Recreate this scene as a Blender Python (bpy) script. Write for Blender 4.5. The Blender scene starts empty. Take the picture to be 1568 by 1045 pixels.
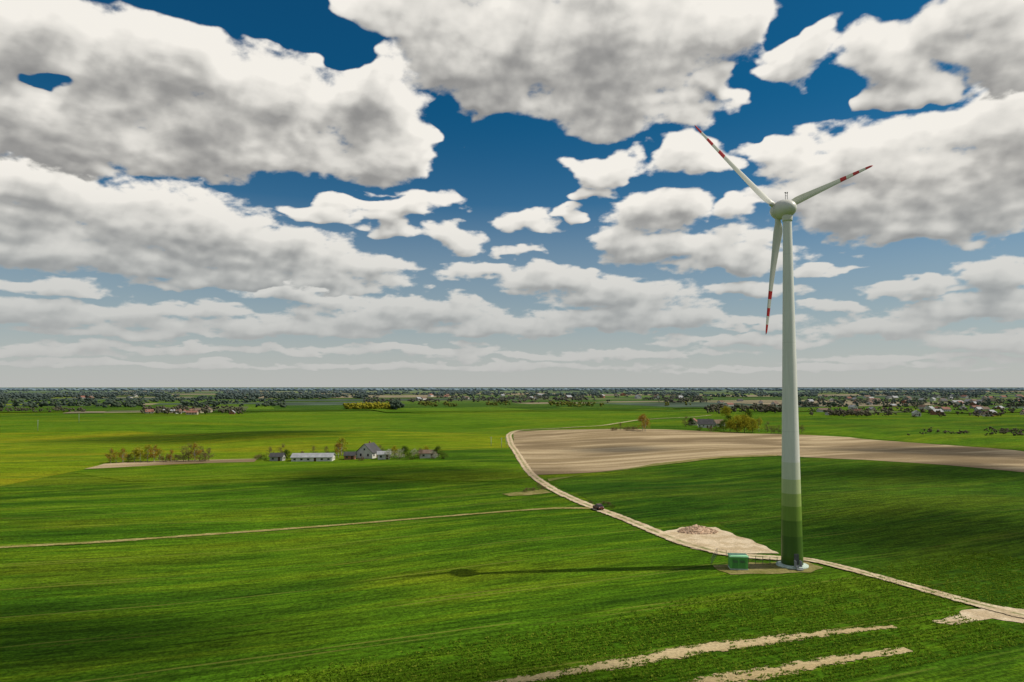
import bpy, bmesh, math, random, time
import numpy as np
from mathutils import Vector, Matrix, noise as mnoise
from mathutils.geometry import delaunay_2d_cdt
random.seed(7); rng=np.random.default_rng(7)
scene=bpy.context.scene
H=36.5; F=1045.0; PITCH=math.radians(2.0); PX=784.0; PY=592.0-F*math.tan(PITCH)
cam_d=bpy.data.cameras.new("camera"); cam=bpy.data.objects.new("camera",cam_d); scene.collection.objects.link(cam)
cam.location=(0,0,H); cam.rotation_euler=(math.radians(90)+PITCH,0,0)
cam_d.lens=24; cam_d.sensor_width=36; cam_d.shift_y=(PY-522.5)/1568.0
cam_d.clip_start=0.5; cam_d.clip_end=60000
scene.camera=cam
scene.view_settings.view_transform='Standard'; scene.view_settings.look='None'; scene.view_settings.exposure=0
# gently rolling farmland: terrain height in metres
def sst(a,b,x):
    t=max(0.0,min(1.0,(x-a)/(b-a))); return t*t*(3-2*t)
def hgt(x,y):
    f=(1-sst(520,860,y))*(1-sst(420,600,abs(x)))*sst(10,60,y)
    if f<=0: return 0.0
    d=math.hypot(x-56,y-140); f*=sst(25,110,d)
    n=mnoise.noise(Vector((x/170.0,y/150.0,4.3)))*5.2+mnoise.noise(Vector((x/70.0,y/60.0,8.1)))*1.1
    return f*n
# survey helpers : convert bearings measured in the photograph to real ground positions (metres)
def ray(px,py):
    cx=(px-PX)/F; cy=-(py-PY)/F
    return Vector((cx, math.cos(PITCH)-cy*math.sin(PITCH), math.sin(PITCH)+cy*math.cos(PITCH)))
def G(px,py):
    d=ray(px,py); z=0.0
    for _ in range(14):
        t=(z-H)/d.z; z=.5*z+.5*hgt(d.x*t,d.y*t)
    t=(z-H)/d.z
    return Vector((d.x*t,d.y*t,hgt(d.x*t,d.y*t)))
BASE=G(1213,867)
SH=G(712,876)
S=Vector((65.9,4.3,73.4)).normalized()
SUN_EL=math.asin(S.z); SUN_ROT=math.atan2(S.x,S.y)
print("base",BASE)

# ------------------------------------------------------------------ node helpers
class NT:
    def __init__(s,tree): s.t=tree; s.n=tree.nodes; s.l=tree.links
    def new(s,k,**kw):
        n=s.n.new(k)
        for a,b in kw.items(): setattr(n,a,b)
        return n
    def put(s,sock,v):
        if isinstance(v,bpy.types.NodeSocket): s.l.new(v,sock)
        elif v is not None:
            if isinstance(v,(tuple,list,Vector)) and sock.type=='RGBA' and len(v)==3: v=(*v,1)
            sock.default_value=v
    def m(s,op,a,b=None,c=None,clamp=False):
        n=s.n.new('ShaderNodeMath'); n.operation=op; n.use_clamp=clamp
        s.put(n.inputs[0],a)
        if b is not None: s.put(n.inputs[1],b)
        if c is not None: s.put(n.inputs[2],c)
        return n.outputs[0]
    def v(s,op,a,b=None,c=None,out=0):
        n=s.n.new('ShaderNodeVectorMath'); n.operation=op
        s.put(n.inputs[0],a)
        if b is not None: s.put(n.inputs[1],b)
        if c is not None: s.put(n.inputs[2],c)
        return n.outputs[out]
    def scale(s,a,k):
        n=s.n.new('ShaderNodeVectorMath'); n.operation='SCALE'; s.put(n.inputs[0],a); s.put(n.inputs['Scale'],k); return n.outputs[0]
    def noise(s,vec,sc,det=4,rough=.5,out='Fac',dist=0):
        n=s.n.new('ShaderNodeTexNoise')
        if vec is not None: s.l.new(vec,n.inputs['Vector'])
        n.inputs['Scale'].default_value=sc; n.inputs['Detail'].default_value=det; n.inputs['Roughness'].default_value=rough; n.inputs['Distortion'].default_value=dist
        return n.outputs[out]
    def mr(s,x,a,b,c=0,d=1,smooth=True):
        n=s.n.new('ShaderNodeMapRange'); n.interpolation_type='SMOOTHSTEP' if smooth else 'LINEAR'
        s.put(n.inputs[0],x); s.put(n.inputs[1],a); s.put(n.inputs[2],b); s.put(n.inputs[3],c); s.put(n.inputs[4],d)
        return n.outputs[0]
    def mix(s,f,a,b,mode='MIX'):
        n=s.n.new('ShaderNodeMix'); n.data_type='RGBA'; n.blend_type=mode
        s.put(n.inputs[0],f); s.put(n.inputs[6],a); s.put(n.inputs[7],b); return n.outputs[2]
    def sep(s,v):
        n=s.n.new('ShaderNodeSeparateXYZ'); s.l.new(v,n.inputs[0]); return n.outputs
    def comb(s,x,y,z):
        n=s.n.new('ShaderNodeCombineXYZ'); s.put(n.inputs[0],x); s.put(n.inputs[1],y); s.put(n.inputs[2],z); return n.outputs[0]
    def out(s,sh):
        o=[n for n in s.n if n.type=='OUTPUT_MATERIAL'][0]; s.l.new(sh,o.inputs[0])
def mat(name):
    m=bpy.data.materials.new(name); m.use_nodes=True
    t=NT(m.node_tree); b=m.node_tree.nodes['Principled BSDF']; b.inputs['Specular IOR Level'].default_value=0.15; b.inputs['Roughness'].default_value=.8
    return m,t,b
def simple(name,col,rough=.6,var=.15,scale=1.0,spec=.2):
    m,t,b=mat(name); pos=t.new('ShaderNodeTexCoord').outputs['Object']
    f=t.noise(pos,scale,4,.6)
    k=t.mr(f,.3,.7,1-var,1+var)
    t.put(b.inputs['Base Color'],t.mix(1.0,(*col,1),t.comb(k,k,k),'MULTIPLY'))
    b.inputs['Roughness'].default_value=rough; b.inputs['Specular IOR Level'].default_value=spec
    return m

# ------------------------------------------------------------------ WORLD
world=bpy.data.worlds.new("World"); scene.world=world; world.use_nodes=True
try:
    world.cycles.sampling_method='MANUAL'; world.cycles.sample_map_resolution=256
except Exception as e: print(e)
W=NT(world.node_tree)
for n in list(W.n): W.n.remove(n)
def nishita(t,vec=None):
    sky=t.new('ShaderNodeTexSky'); sky.sky_type='NISHITA'; sky.sun_disc=False; sky.sun_elevation=SUN_EL; sky.sun_rotation=SUN_ROT; sky.air_density=1.0; sky.dust_density=.6; sky.ozone_density=2.0
    if vec is not None: t.l.new(vec,sky.inputs[0])
    return sky.outputs[0]
dirn=W.new('ShaderNodeTexCoord').outputs['Generated']
wsk=nishita(W)
wm=W.mr(W.noise(W.v('MULTIPLY',dirn,(1,1,2)),2.6,4,.6),.42,.58)
wcol=W.mix(W.m('MULTIPLY',wm,.85),wsk,(4.6,4.5,4.3,1))
bg=W.new('ShaderNodeBackground'); bg.inputs[1].default_value=.1; W.l.new(wcol,bg.inputs[0])
wo=W.new('ShaderNodeOutputWorld'); W.l.new(bg.outputs[0],wo.inputs[0])
# sun
sd=bpy.data.lights.new("sun",'SUN'); sd.energy=4.3; sd.angle=math.radians(.5); sd.color=(1,.94,.82)
so=bpy.data.objects.new("sun",sd); scene.collection.objects.link(so); so.rotation_euler=S.to_track_quat('Z','Y').to_euler(); so.location=(200,0,300)

# ------------------------------------------------------------------ CLOUDY SKY BACKDROP : cumulus density grown from fractal noise, sun transmittance marched through it, light and shade baked into the emission colour
t0=time.time()
prm=np.random.default_rng(11); PT=prm.permutation(256); PT=np.concatenate([PT,PT,PT]).astype(np.int32)
GV=prm.normal(size=(256,3)).astype(np.float32); GV/=np.linalg.norm(GV,axis=1,keepdims=True)
def perlin(X,Y,Z):
    xi=np.floor(X).astype(np.int32);yi=np.floor(Y).astype(np.int32);zi=np.floor(Z).astype(np.int32)
    xf=(X-xi).astype(np.float32);yf=(Y-yi).astype(np.float32);zf=(Z-zi).astype(np.float32)
    xi&=255;yi&=255;zi&=255
    f=lambda t:t*t*t*(t*(t*6-15)+10)
    u,v,w=f(xf),f(yf),f(zf); res=0
    for a in(0,1):
        wa=u if a else 1-u
        for b in(0,1):
            wb=v if b else 1-v
            for c in(0,1):
                wc=w if c else 1-w
                g=GV[PT[PT[PT[xi+a]+yi+b]+zi+c]&255]
                res=res+wa*wb*wc*(g[...,0]*(xf-a)+g[...,1]*(yf-b)+g[...,2]*(zf-c))
    return res
def fbm(Q,sc,octv,gain,billow=False,off=0):
    r=0;amp=1;s=sc;tot=0
    for i in range(octv):
        n=perlin(Q[0]*s+off+i*17.3,Q[1]*s+off+i*5.1,Q[2]*s+i*9.7)
        if billow: n=.42-np.abs(n)*2
        r=r+amp*n; tot+=amp; amp*=gain; s*=2.03
    return r/tot
groups=[ # far (low) to near (high)
[(735,418,62,16),(850,430,86,22),(950,452,105,26),(1020,488,85,22),(890,492,160,20),(640,478,110,24),(745,506,85,14),(470,455,100,16),(560,490,120,20),(110,482,135,18),(190,510,150,10),(430,505,160,16),(1150,524,150,12),(280,475,90,14),(40,440,120,14),(1400,444,85,13),(1530,425,60,30),(1480,478,120,22),(1340,500,130,20),(1540,524,130,18),(1260,470,60,10),(320,535,220,8),(900,545,240,8),(60,540,120,8),(640,535,120,7),(1400,552,200,8),(1150,495,70,10),(200,558,260,6),(700,562,300,6),(1250,566,260,5)],
[(90,325,200,48),(280,350,150,50),(420,388,130,40),(80,385,200,38),(560,412,72,18),(350,425,250,22),(-100,330,150,60),(30,290,130,45)],
[(600,315,88,22),(500,322,70,16),(697,372,42,24),(620,362,35,13),(580,340,40,14),(905,266,55,20),(955,258,40,22),(905,298,42,14),(808,335,44,20),(802,385,33,12),(1010,325,70,32),(960,362,62,26),(1050,380,110,30),(1130,402,100,22),(1150,443,85,14),(1260,411,62,9),(1145,320,38,28),(1065,242,44,30),(880,322,20,10)],
[(1310,330,120,46),(1450,350,140,38),(1400,300,160,60),(1540,310,90,70),(1220,300,60,30),(1225,235,85,34),(1350,225,150,45),(1480,250,150,70),(1520,170,100,60),(1180,225,50,20),(1620,230,120,90),(1280,260,90,40)],
[(90,55,150,70),(60,190,200,85),(260,125,150,78),(420,155,150,80),(560,150,110,75),(330,220,250,52),(600,235,90,42),(150,230,200,55),(-100,120,160,110),(330,-120,300,50),(668,215,40,26)],
[(640,5,110,50),(800,70,150,100),(960,85,165,112),(1075,40,90,75),(900,178,105,42),(1000,185,90,38),(735,145,55,45),(1112,150,30,26),(1235,100,44,34),(1215,75,40,20),(1340,65,50,42),(1370,140,50,20),(1440,115,46,34),(1385,90,50,40),(1555,80,80,80),(1490,25,120,45),(900,-110,300,60),(1400,-60,250,50)]]
holes=[(64,105,28,11),(350,12,165,38),(480,48,75,26),(500,294,90,8),(690,190,24,52),(1195,22,50,45),(770,262,95,48),(1170,190,60,12),(1290,140,26,36)]
DA=math.radians(.056)
az=np.arange(math.radians(-50),math.radians(50),DA).astype(np.float32); el=np.arange(math.radians(-.3),math.radians(36),DA).astype(np.float32)
AZ,EL=np.meshgrid(az,el)
ce=np.cos(EL); D3=(np.sin(AZ)*ce,np.cos(AZ)*ce,np.sin(EL))
inv=1/(np.maximum(D3[2],0)+.30); Q=(D3[0]*inv,D3[1]*inv,D3[2]*inv*1.25)
def azel(px,py):
    d=ray(px,py).normalized(); return math.atan2(d.x,d.y),math.asin(d.z)
sc_el=(EL+.10)/.35
wa=fbm(Q,5,4,.55,off=31)*.09*sc_el; we=fbm(Q,5,4,.55,off=77)*.065*sc_el
PA,PE=AZ+wa,EL+we
def field(lst,k,bot=.72):
    acc=0
    for (x,y,rx,ry) in lst:
        a,e=azel(x,y); a2,_=azel(x+rx,y); _,e2=azel(x,y-ry)
        ra=max(abs(a2-a),.004)*1.08; re=max(abs(e2-e),.004)*1.12
        dy=(PE-e)/re; dy=np.where(dy<0,dy/bot,dy)
        f=1-((PA-a)/ra)**2-dy**2
        acc=acc+np.exp(k*np.maximum(f,-3))
    return np.log(acc)/k
Fh=np.clip(field(holes,4.0,1.0)+.35,0,1.3)*1.1
def shift(A,dx,dy):
    B=np.zeros_like(A); h,w=A.shape; dx=int(round(dx)); dy=int(round(dy))
    B[:h-dy,:w-dx]=A[dy:,dx:]; return B
def blur(A,r):
    for ax in(0,1):
        acc=0;wt=0
        for k in range(-r,r+1):
            w_=math.exp(-2*(k/r)**2); acc=acc+w_*np.roll(A,k,ax); wt+=w_
        A=acc/wt
    return A
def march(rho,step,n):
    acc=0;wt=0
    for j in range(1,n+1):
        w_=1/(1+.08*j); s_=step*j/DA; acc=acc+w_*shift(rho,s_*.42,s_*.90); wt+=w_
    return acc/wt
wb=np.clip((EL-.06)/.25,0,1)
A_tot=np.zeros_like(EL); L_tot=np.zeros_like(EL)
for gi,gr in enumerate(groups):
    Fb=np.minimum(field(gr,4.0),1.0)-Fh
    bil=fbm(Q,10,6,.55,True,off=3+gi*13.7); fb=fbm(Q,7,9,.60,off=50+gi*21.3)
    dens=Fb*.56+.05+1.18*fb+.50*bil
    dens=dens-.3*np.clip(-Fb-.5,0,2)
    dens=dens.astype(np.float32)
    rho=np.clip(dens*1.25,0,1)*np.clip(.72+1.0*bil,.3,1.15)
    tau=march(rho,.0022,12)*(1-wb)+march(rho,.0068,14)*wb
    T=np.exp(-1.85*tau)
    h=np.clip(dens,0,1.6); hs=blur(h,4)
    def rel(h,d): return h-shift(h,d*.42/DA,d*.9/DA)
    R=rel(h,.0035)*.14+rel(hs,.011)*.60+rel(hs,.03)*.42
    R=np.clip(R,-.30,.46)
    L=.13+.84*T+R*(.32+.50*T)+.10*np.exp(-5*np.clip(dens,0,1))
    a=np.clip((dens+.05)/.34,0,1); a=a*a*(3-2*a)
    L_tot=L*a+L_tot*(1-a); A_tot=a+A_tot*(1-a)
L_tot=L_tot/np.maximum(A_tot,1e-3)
ef=np.clip((math.radians(50)-np.abs(AZ))/math.radians(5),0,1)*np.clip((math.radians(36)-EL)/math.radians(3),0,1)
R0=30000.0
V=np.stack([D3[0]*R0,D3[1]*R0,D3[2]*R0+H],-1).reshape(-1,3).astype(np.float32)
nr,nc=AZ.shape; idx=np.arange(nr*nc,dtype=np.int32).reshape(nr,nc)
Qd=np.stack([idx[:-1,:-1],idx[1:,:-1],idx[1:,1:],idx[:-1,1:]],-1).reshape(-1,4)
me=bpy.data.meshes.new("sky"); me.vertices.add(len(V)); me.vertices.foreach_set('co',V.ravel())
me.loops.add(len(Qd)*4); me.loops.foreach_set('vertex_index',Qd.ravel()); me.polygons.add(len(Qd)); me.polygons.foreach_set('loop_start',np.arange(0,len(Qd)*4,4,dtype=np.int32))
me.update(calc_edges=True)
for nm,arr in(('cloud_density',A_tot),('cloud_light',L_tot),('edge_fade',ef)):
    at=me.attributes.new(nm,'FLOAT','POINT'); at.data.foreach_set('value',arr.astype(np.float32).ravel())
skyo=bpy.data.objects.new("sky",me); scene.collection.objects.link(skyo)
print("sky",len(V),time.time()-t0)
M_sky=bpy.data.materials.new("cloudy_sky"); M_sky.use_nodes=True; t=NT(M_sky.node_tree); t.n.remove(t.n['Principled BSDF'])
try: M_sky.cycles.emission_sampling='NONE'
except Exception as e: print(e)
pos=t.new('ShaderNodeNewGeometry').outputs['Position']; dn=t.v('NORMALIZE',pos); z=t.sep(dn)[2]
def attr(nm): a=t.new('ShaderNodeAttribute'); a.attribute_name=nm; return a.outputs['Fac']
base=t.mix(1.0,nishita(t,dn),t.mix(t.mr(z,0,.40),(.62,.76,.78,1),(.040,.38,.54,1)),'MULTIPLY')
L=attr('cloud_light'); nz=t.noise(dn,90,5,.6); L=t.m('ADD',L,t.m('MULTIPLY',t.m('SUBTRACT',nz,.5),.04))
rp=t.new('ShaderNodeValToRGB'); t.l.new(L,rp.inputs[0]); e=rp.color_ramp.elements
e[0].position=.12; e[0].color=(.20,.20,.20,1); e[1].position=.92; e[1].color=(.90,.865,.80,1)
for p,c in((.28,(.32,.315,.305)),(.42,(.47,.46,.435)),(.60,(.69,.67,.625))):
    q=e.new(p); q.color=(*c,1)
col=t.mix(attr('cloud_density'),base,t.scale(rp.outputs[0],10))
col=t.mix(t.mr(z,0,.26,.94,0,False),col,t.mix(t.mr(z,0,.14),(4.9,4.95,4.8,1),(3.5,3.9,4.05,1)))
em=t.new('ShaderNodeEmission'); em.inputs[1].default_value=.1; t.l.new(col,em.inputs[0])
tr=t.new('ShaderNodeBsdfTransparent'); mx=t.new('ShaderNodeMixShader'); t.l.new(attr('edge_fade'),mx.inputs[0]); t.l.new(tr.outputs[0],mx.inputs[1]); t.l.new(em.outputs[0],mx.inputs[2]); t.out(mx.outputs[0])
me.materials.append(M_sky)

# ------------------------------------------------------------------ mesh helpers
def link(o,parent=None):
    scene.collection.objects.link(o)
    if parent is not None: o.parent=parent
    return o
def mesh_obj(name,verts,faces,mats=(),parent=None,midx=None,smooth=False,uvs=None):
    me=bpy.data.meshes.new(name); me.from_pydata([tuple(v) for v in verts],[],[tuple(int(i) for i in f) for f in faces])
    for m in mats: me.materials.append(m)
    if midx is not None: me.polygons.foreach_set('material_index',midx)
    if smooth: me.polygons.foreach_set('use_smooth',[True]*len(me.polygons))
    if uvs is not None:
        uv=me.uv_layers.new(name='UVMap')
        li=np.empty(len(me.loops),dtype=np.int32); me.loops.foreach_get('vertex_index',li)
        uv.data.foreach_set('uv',np.array(uvs,dtype=np.float32)[li].ravel())
    me.update()
    return link(bpy.data.objects.new(name,me),parent)
def tri_obj(name,V,T,mats,parent=None,midx=None):
    me=bpy.data.meshes.new(name); me.vertices.add(len(V)); me.vertices.foreach_set('co',np.asarray(V,dtype=np.float32).ravel())
    n=len(T); me.loops.add(n*3); me.loops.foreach_set('vertex_index',np.asarray(T,dtype=np.int32).ravel())
    me.polygons.add(n); me.polygons.foreach_set('loop_start',np.arange(0,n*3,3,dtype=np.int32)); 
    if midx is not None: me.polygons.foreach_set('material_index',np.asarray(midx,dtype=np.int32))
    for m in mats: me.materials.append(m)
    me.update(calc_edges=True); me.validate()
    return link(bpy.data.objects.new(name,me),parent)
def empty(name,loc=(0,0,0),rotz=0,parent=None):
    e=bpy.data.objects.new(name,None); e.location=loc; e.rotation_euler=(0,0,rotz); e.empty_display_size=1
    return link(e,parent)
def boxes(name,lst,mat_,parent=None,bevel=0):
    V=[];Fc=[]
    for (cx,cy,cz,sx,sy,sz) in lst:
        o=len(V)
        for a in(-.5,.5):
            for b in(-.5,.5):
                for c in(-.5,.5): V.append((cx+a*sx,cy+b*sy,cz+c*sz))
        Fc+= [tuple(o+i for i in f) for f in((0,1,3,2),(4,6,7,5),(0,4,5,1),(2,3,7,6),(0,2,6,4),(1,5,7,3))]
    ob=mesh_obj(name,V,Fc,[mat_],parent)
    if bevel:
        md=ob.modifiers.new('bev','BEVEL'); md.width=bevel; md.segments=2
    return ob
def lathe(name,prof,mats,parent=None,seg=48):
    V=[];Fc=[]
    for (r,zz) in prof:
        for i in range(seg):
            a=2*math.pi*i/seg; V.append((r*math.cos(a),r*math.sin(a),zz))
    for j in range(len(prof)-1):
        for i in range(seg):
            k=(i+1)%seg; Fc.append((j*seg+i,j*seg+k,(j+1)*seg+k,(j+1)*seg+i))
    Fc.append(tuple(range(seg))[::-1]); Fc.append(tuple((len(prof)-1)*seg+i for i in range(seg)))
    return mesh_obj(name,V,Fc,mats,parent,smooth=True)

# ------------------------------------------------------------------ GROUND MATERIALS
ANG=math.radians(21.4)
def haze_fac(t,a,b,mx_):
    """aerial haze painted into field and wood colours, stronger further across the plain"""
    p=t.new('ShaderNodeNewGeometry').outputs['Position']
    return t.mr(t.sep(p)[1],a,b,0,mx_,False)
def rowspace(t,ang=ANG):
    pos=t.new('ShaderNodeNewGeometry').outputs['Position']
    mp=t.new('ShaderNodeMapping'); mp.inputs['Rotation'].default_value=(0,0,-ang); t.l.new(pos,mp.inputs['Vector'])
    return pos,mp.outputs[0]
def crop_mat(name,c_dark,c_mid,c_light,tram=18.0,tramcol=(.17,.18,.03),tstr=.65,ang=ANG,big=.008,bump=.7,light_amt=.65,olive=.55):
    m,t,b=mat(name); pos,rv=rowspace(t,ang)
    st=t.v('MULTIPLY',rv,(.10,1,1))
    n_big=t.noise(rv,big,4,.55)
    n_str=t.noise(st,.12,6,.68)
    n_str2=t.noise(st,.9,4,.7)
    n_f=t.noise(pos,1.7,4,.75)
    n_ol=t.noise(t.v('MULTIPLY',rv,(.35,1,1)),.022,5,.6)
    f=t.m('ADD',t.m('MULTIPLY',n_big,.5),t.m('MULTIPLY',n_str,.5))
    col=t.mix(t.mr(f,.38,.56),(*c_dark,1),(*c_mid,1))
    col=t.mix(t.m('MULTIPLY',t.mr(n_str,.5,.66),light_amt),col,(*c_light,1))
    col=t.mix(t.m('MULTIPLY',t.mr(n_ol,.46,.68),olive),col,(c_light[0]*1.2,c_light[1]*.95,c_light[2],1))
    k=t.m('MULTIPLY',t.mr(n_str2,.32,.68,.60,1.40),t.mr(n_f,.32,.68,.54,1.46))
    col=t.mix(1.0,col,t.comb(k,k,k),'MULTIPLY')
    y=t.sep(rv)[1]
    wob=t.m('MULTIPLY',t.noise(rv,.02,2,.5),2.0)
    yy=t.m('ADD',y,wob)
    fr=t.m('MULTIPLY',t.m('FRACT',t.m('DIVIDE',yy,tram)),tram)
    l1=t.m('ABSOLUTE',t.m('SUBTRACT',fr,tram/2-.9)); l2=t.m('ABSOLUTE',t.m('SUBTRACT',fr,tram/2+.9))
    ln=t.mr(t.m('MINIMUM',l1,l2),.10,.40,1,0)
    ln=t.m('MULTIPLY',t.m('MULTIPLY',ln,tstr),t.mr(t.noise(st,.35,4,.6),.40,.60))
    col=t.mix(ln,col,(*tramcol,1))
    col=t.mix(haze_fac(t,900,5500,.65),col,(.125,.16,.14,1))  # distant crops tinted grey-blue, haze put into the base colour
    t.put(b.inputs['Base Color'],col); b.inputs['Roughness'].default_value=1; b.inputs['Specular IOR Level'].default_value=0.02
    bp=t.new('ShaderNodeBump'); bp.inputs['Strength'].default_value=bump; bp.inputs['Distance'].default_value=.3
    t.l.new(t.m('ADD',n_f,t.m('MULTIPLY',n_str2,.6)),bp.inputs['Height']); t.l.new(bp.outputs[0],b.inputs['Normal'])
    return m
def soil_mat(name,c1,c2,c3,streak=True,ang=ANG,edge=False,grass=None,pebble=1.0,ragged=.75,bump=.5):
    m,t,b=mat(name); pos,rv=rowspace(t,ang)
    st=t.v('MULTIPLY',rv,(.08,1,1))
    n1=t.noise(st if streak else pos,.08 if streak else .25,6,.6); n2=t.noise(pos,2.2*pebble,5,.7); n3=t.noise(t.v('MULTIPLY',rv,(.3,1,1)),.022,4,.55)
    col=t.mix(t.mr(n1,.40,.60),(*c1,1),(*c2,1)); col=t.mix(t.mr(n3,.45,.60),col,(*c3,1))
    k=t.mr(n2,.3,.7,.72,1.25); col=t.mix(1.0,col,t.comb(k,k,k),'MULTIPLY')
    b.inputs['Roughness'].default_value=1; b.inputs['Specular IOR Level'].default_value=.03
    bp=t.new('ShaderNodeBump'); bp.inputs['Strength'].default_value=bump; bp.inputs['Distance'].default_value=.12; t.l.new(n2,bp.inputs['Height']); t.l.new(bp.outputs[0],b.inputs['Normal'])
    if edge:
        uv=t.new('ShaderNodeTexCoord').outputs['UV']; u=t.m('ABSOLUTE',t.sep(uv)[0])
        if grass:
            nn=t.noise(pos,.5,4,.6)
            gmask=t.m('MULTIPLY',t.mr(u,.12,.34,1,0),t.mr(nn,.38,.58))
            col=t.mix(t.m('MULTIPLY',gmask,grass),col,(.09,.12,.015,1))
        nz=t.noise(pos,.7,6,.75); nz2=t.noise(pos,.12,3,.5)
        a=t.m('ADD',u,t.m('MULTIPLY',t.m('SUBTRACT',nz,.5),ragged*3)); a=t.m('ADD',a,t.m('MULTIPLY',t.m('SUBTRACT',nz2,.5),ragged*1.6))
        al=t.mr(a,.62,.84,1,0)
        tr=t.new('ShaderNodeBsdfTransparent'); mx=t.new('ShaderNodeMixShader'); t.l.new(al,mx.inputs[0]); t.l.new(tr.outputs[0],mx.inputs[1]); t.l.new(b.outputs[0],mx.inputs[2])
        t.out(mx.outputs[0])
    t.put(b.inputs['Base Color'],col)
    return m
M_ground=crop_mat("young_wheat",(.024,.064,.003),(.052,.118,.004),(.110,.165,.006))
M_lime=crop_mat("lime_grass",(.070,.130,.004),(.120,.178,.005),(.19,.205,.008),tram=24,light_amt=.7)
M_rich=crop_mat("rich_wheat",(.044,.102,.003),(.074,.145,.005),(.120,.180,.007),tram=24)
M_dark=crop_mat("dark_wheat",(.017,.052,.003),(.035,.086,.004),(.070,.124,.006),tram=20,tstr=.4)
M_plow=soil_mat("plowed_soil",(.25,.185,.10),(.42,.325,.195),(.185,.135,.075))
M_road=soil_mat("dirt_road_sand",(.44,.34,.21),(.58,.47,.31),(.46,.35,.22),streak=False,edge=True,grass=.75,ragged=.28)
M_track=soil_mat("field_track_soil",(.26,.22,.07),(.36,.29,.12),(.2,.2,.05),streak=False,edge=True,grass=.9,ragged=.4)
M_strip=soil_mat("bare_soil",(.36,.27,.13),(.46,.36,.20),(.26,.21,.09),streak=True,edge=True,ragged=1.0)
M_gravel=soil_mat("gravel",(.44,.34,.21),(.58,.47,.32),(.36,.27,.16),streak=False,pebble=1.5)
M_verge=soil_mat("dry_verge",(.16,.15,.04),(.24,.20,.08),(.08,.12,.015),streak=False)

# one shared lattice: every field sheet uses the same interior points so the sheets follow the terrain
STEP=10.0
nx_=[float(a) for a in np.arange(-600,601,STEP)]; ny_=[float(a) for a in np.arange(0,881,STEP)]
far=[-40000,-26000,-16000,-10000,-6500,-4200,-2800,-1900,-1300,-900]
xs=far+nx_+[-a for a in far[::-1]]
ys=[-4200,-1900,-900,-450,-200,-80]+ny_+[1000,1300,1900,2800,4200,6500,10000,16000,26000,40000]
V=[(x,y,hgt(x,y)) for y in ys for x in xs]; n_=len(xs)
Fc=[(j*n_+i,j*n_+i+1,(j+1)*n_+i+1,(j+1)*n_+i) for j in range(len(ys)-1) for i in range(n_-1)]
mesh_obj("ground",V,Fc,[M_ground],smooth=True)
LX,LY=np.meshgrid(np.array(nx_),np.array(ny_)); LX=LX.ravel(); LY=LY.ravel()
def inside(P,X,Y):
    r=np.zeros(len(X),bool); n=len(P); j=n-1
    for i in range(n):
        xi,yi=P[i].x,P[i].y; xj,yj=P[j].x,P[j].y
        if yi!=yj:
            c=((yi>Y)!=(yj>Y))&(X<(xj-xi)*(Y-yi)/(yj-yi)+xi); r^=c
        j=i
    return r
def jitter_poly(pts,step,amp,seed=0):
    out=[];n=len(pts)
    for i in range(n):
        a=Vector(pts[i][:2]); b=Vector(pts[(i+1)%n][:2]); L=(b-a).length; k=max(1,int(L/step)); nrm=Vector((-(b-a).y,(b-a).x)).normalized()
        for j in range(k):
            p=a.lerp(b,j/k); q=mnoise.noise(Vector((p.x/(step*3),p.y/(step*3),seed)))+.5*mnoise.noise(Vector((p.x/step,p.y/step,seed+5)))
            out.append(p+nrm*q*amp)
    return out
def patch(name,pxpts,m,lift,step=6,amp=.8,world=False):
    pts=[p if world else G(*p) for p in pxpts]
    P=jitter_poly(pts,step,amp,seed=lift*100); nb=len(P)
    pts2=list(P)
    if not world:
        k=inside(P,LX,LY)&(LY<880)
        pts2+= [Vector((x,y)) for x,y in zip(LX[k],LY[k])]
    vs,es,fs,_,_,_=delaunay_2d_cdt(pts2,[],[list(range(nb))],1,1e-4)
    return mesh_obj(name,[(v.x,v.y,hgt(v.x,v.y)+lift) for v in vs],fs,[m],smooth=True)
def catmull(pts,n=10):
    P=[pts[0]]+list(pts)+[pts[-1]]; out=[]
    for i in range(1,len(P)-2):
        n=max(6,min(60,int((P[i+1].xy-P[i].xy).length/3)))
        for j in range(n):
            t=j/n; a,b,c,d=P[i-1],P[i],P[i+1],P[i+2]
            out.append(.5*((2*b)+(c-a)*t+(2*a-5*b+4*c-d)*t*t+(3*b-a-3*c+d)*t**3))
    out.append(P[-2]); return out
def ribbon(name,pxpts,m,lift,parent=None):
    pts=[]
    for (x,y,w) in pxpts:
        g=G(x,y); pts.append(Vector((g.x,g.y,w)))
    C=catmull(pts); V=[];UV=[];Fc=[]; L=0
    for i,c in enumerate(C):
        a=C[max(0,i-1)]; b=C[min(len(C)-1,i+1)]; t=Vector((b.x-a.x,b.y-a.y,0)); 
        if t.length<1e-6: t=Vector((1,0,0))
        t.normalize(); nr=Vector((-t.y,t.x,0))
        if i: L+=(Vector((c.x,c.y,0))-Vector((C[i-1].x,C[i-1].y,0))).length
        for k in range(7):
            u=-1+2*k/6; x=c.x+nr.x*u*c.z; y=c.y+nr.y*u*c.z; V.append((x,y,hgt(x,y)+lift)); UV.append((u,L))
    for i in range(len(C)-1):
        for k in range(6):
            o=i*7+k; Fc.append((o,o+1,o+8,o+7))
    return mesh_obj(name,V,Fc,[m],parent,uvs=UV,smooth=True)

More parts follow.
